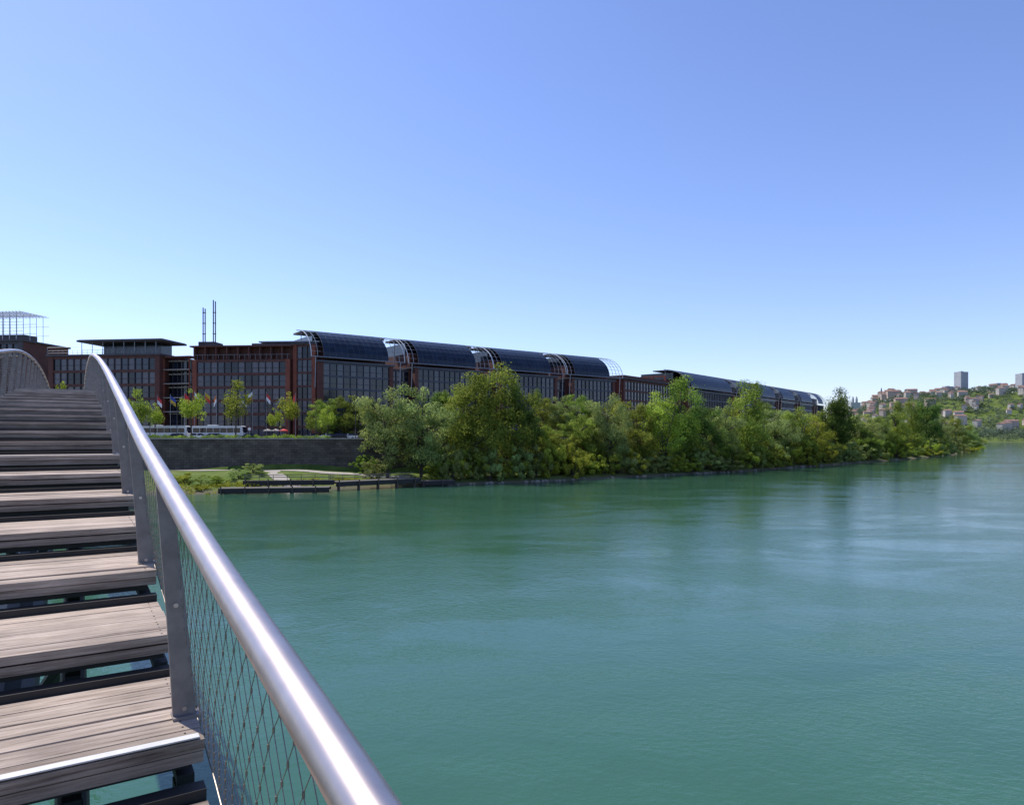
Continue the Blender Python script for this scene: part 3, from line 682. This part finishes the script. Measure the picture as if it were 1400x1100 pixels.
def umbrella(x,y,k='white'):
    mb=MB(); mb.tube([(0,0,0),(0,0,2.6)],.04,'frame',6); n=8
    ring=[(1.2*math.cos(2*math.pi*i/n),1.2*math.sin(2*math.pi*i/n),2.2) for i in range(n)]
    for i in range(n):
        j=(i+1)%n; mb.face([ring[i],ring[j],(0,0,2.7)],k); mb.face([ring[i],(ring[i][0],ring[i][1],2.05),(ring[j][0],ring[j][1],2.05),ring[j]],k)
    mb.box(-.3,.3,-.3,.3,0,.12,'conc'); o=mb.obj('parasol'); o.location=(x,y,9.37)
for px,k in ((366,'conc'),(377,'conc'),(388,'red')): umbrella(P(px,172),172,k)
for px in (341,):
    mb=MB(); mb.tube([(0,0,0),(0,0,2.6)],.04,'rib',6); mb.tube([(0,-.05,2.4),(0,-.02,2.4)],.35,'white',16); mb.tube([(0,-.02,2.4),(0,0,2.4)],.42,'red',16)
    o=mb.obj('traffic_sign'); o.location=(P(px,151.5),151.5,9.36)

# ---------------------------------------------------------------- river docks and path
M['dock']=mat('dock_wood',(.10,.085,.07),.85,noise=(1.5,(.17,.15,.125),(.3,4,1)))
M['path']=mat('gravel_path',(.34,.30,.25),.95,noise=(1.2,(.42,.38,.32)))
def dock(A,B,w,top,name,rail=False):
    fr,Ln=frame(A,B); mb=MB()
    n=int(Ln/.5)
    for i in range(n):
        a=i*Ln/n; mb.box(a,a+Ln/n-.03,-w,0,top-.08,top+random.uniform(-.01,.01),'dock',fr)
    mb.box(0,Ln,-.25,-.02,top-.9,top-.085,'darksteel',fr); mb.box(0,Ln,-w,-w+.25,top-.55,top-.085,'darksteel',fr)
    for a in np.arange(.5,Ln,4):
        mb.tube([fr(a,-.4,-3),fr(a,-.4,top-.1)],.18,'bark',8); mb.tube([fr(a,.18,-3),fr(a,.18,top+.3)],.12,'bark',8)
    if rail:
        for a in np.arange(.2,Ln,2.5): mb.tube([fr(a,-w+.1,top),fr(a,-w+.1,top+1)],.05,'dock',6)
        for z in (.55,1.0): mb.box(0,Ln,-w+.05,-w+.17,top+z-.07,top+z+.05,'dock',fr)
    return mb.obj(name)
dock((P(298,119),119),(P(450,122),122),3.2,1.0,'wooden_jetty')
dock((P(458,125),126),(P(575,136),137),3.4,1.7,'wooden_jetty',True)
dock((P(575,137),137.5),(P(622,140),140.5),2.4,1.1,'wooden_jetty')
dock((P(330,124),124.6),(P(455,126),126.8),1.0,2.0,'wooden_boardwalk',True)
def path(pl,w,name):
    mb=MB(); q=[]
    for i,(x,y) in enumerate(pl):
        a=Vector(pl[max(i-1,0)]);c=Vector(pl[min(i+1,len(pl)-1)]); d=(c-a).normalized(); n=Vector((-d.y,d.x)); q.append(((x+n.x*w,y+n.y*w),(x-n.x*w,y-n.y*w)))
    for i in range(len(q)-1):
        pts=[q[i][0],q[i+1][0],q[i+1][1],q[i][1]]; mb.face([(x,y,H(x,y)+.07) for x,y in pts][::-1],'path')
    return mb.obj(name)
path([(P(405,127)+0,127),(P(398,129),129),(P(392,132),132),(P(386,136),136),(P(378,140),140),(P(372,144),144),(P(368,147),147)],1.6,'footpath')
path([(x,146+.3*math.sin(x*.2)) for x in np.arange(-88,-20,2)],1.1,'riverside_path')
M['rock']=mat('rock',(.20,.18,.15),.9,noise=(2,(.32,.29,.25)))
mb=MB()
for i in range(240):
    k=random.random(); px=600+740*k; Y=bankY(px)+random.uniform(-.9,1.6); x=P(px,Y); r=random.uniform(.12,.5)
    mb.tube([(x-r,Y,.0),(x-r*.3,Y+random.uniform(-.1,.1),r*.2),(x+r*.5,Y,r*.1),(x+r,Y,0)],[r*.3,r*.75,r*.6,r*.2],'rock',6)
mb.obj('bank_stones')

# ---------------------------------------------------------------- light, sky, camera
EL,AZ=math.radians(54),math.radians(-56)
sd=Vector((math.sin(AZ)*math.cos(EL),math.cos(AZ)*math.cos(EL),math.sin(EL)))
sl=bpy.data.lights.new('sun','SUN'); sl.energy=5.0; sl.angle=math.radians(.5); sl.color=(1,.95,.87)
so=bpy.data.objects.new('sun',sl); so.rotation_euler=(-sd).to_track_quat('-Z','Y').to_euler(); so.location=(0,0,60); S.collection.objects.link(so)
w=bpy.data.worlds.new('World'); S.world=w; w.use_nodes=True; nt=w.node_tree
bg=nt.nodes['Background']; sk=nt.nodes.new('ShaderNodeTexSky'); sk.sky_type='NISHITA'; sk.sun_disc=False
sk.sun_elevation=EL; sk.sun_rotation=AZ%(2*math.pi); sk.air_density=1.0; sk.dust_density=.3; sk.ozone_density=2.0
mu=nt.nodes.new('ShaderNodeMixRGB'); mu.blend_type='MULTIPLY'; mu.inputs[0].default_value=1; mu.inputs[2].default_value=(1.06,1.06,1.36,1)
nt.links.new(sk.outputs[0],mu.inputs[1]); nt.links.new(mu.outputs[0],bg.inputs[0]); bg.inputs[1].default_value=.148
cam=bpy.data.cameras.new('camera'); co=bpy.data.objects.new('camera',cam); S.collection.objects.link(co)
co.location=(0,0,EYE); co.rotation_euler=(math.radians(90),0,0); cam.sensor_width=36; cam.lens=F/1400*36; cam.shift_y=47/1400; cam.clip_end=30000; cam.clip_start=.05
S.camera=co
S.view_settings.view_transform='Standard'; S.view_settings.look='None'; S.view_settings.exposure=0
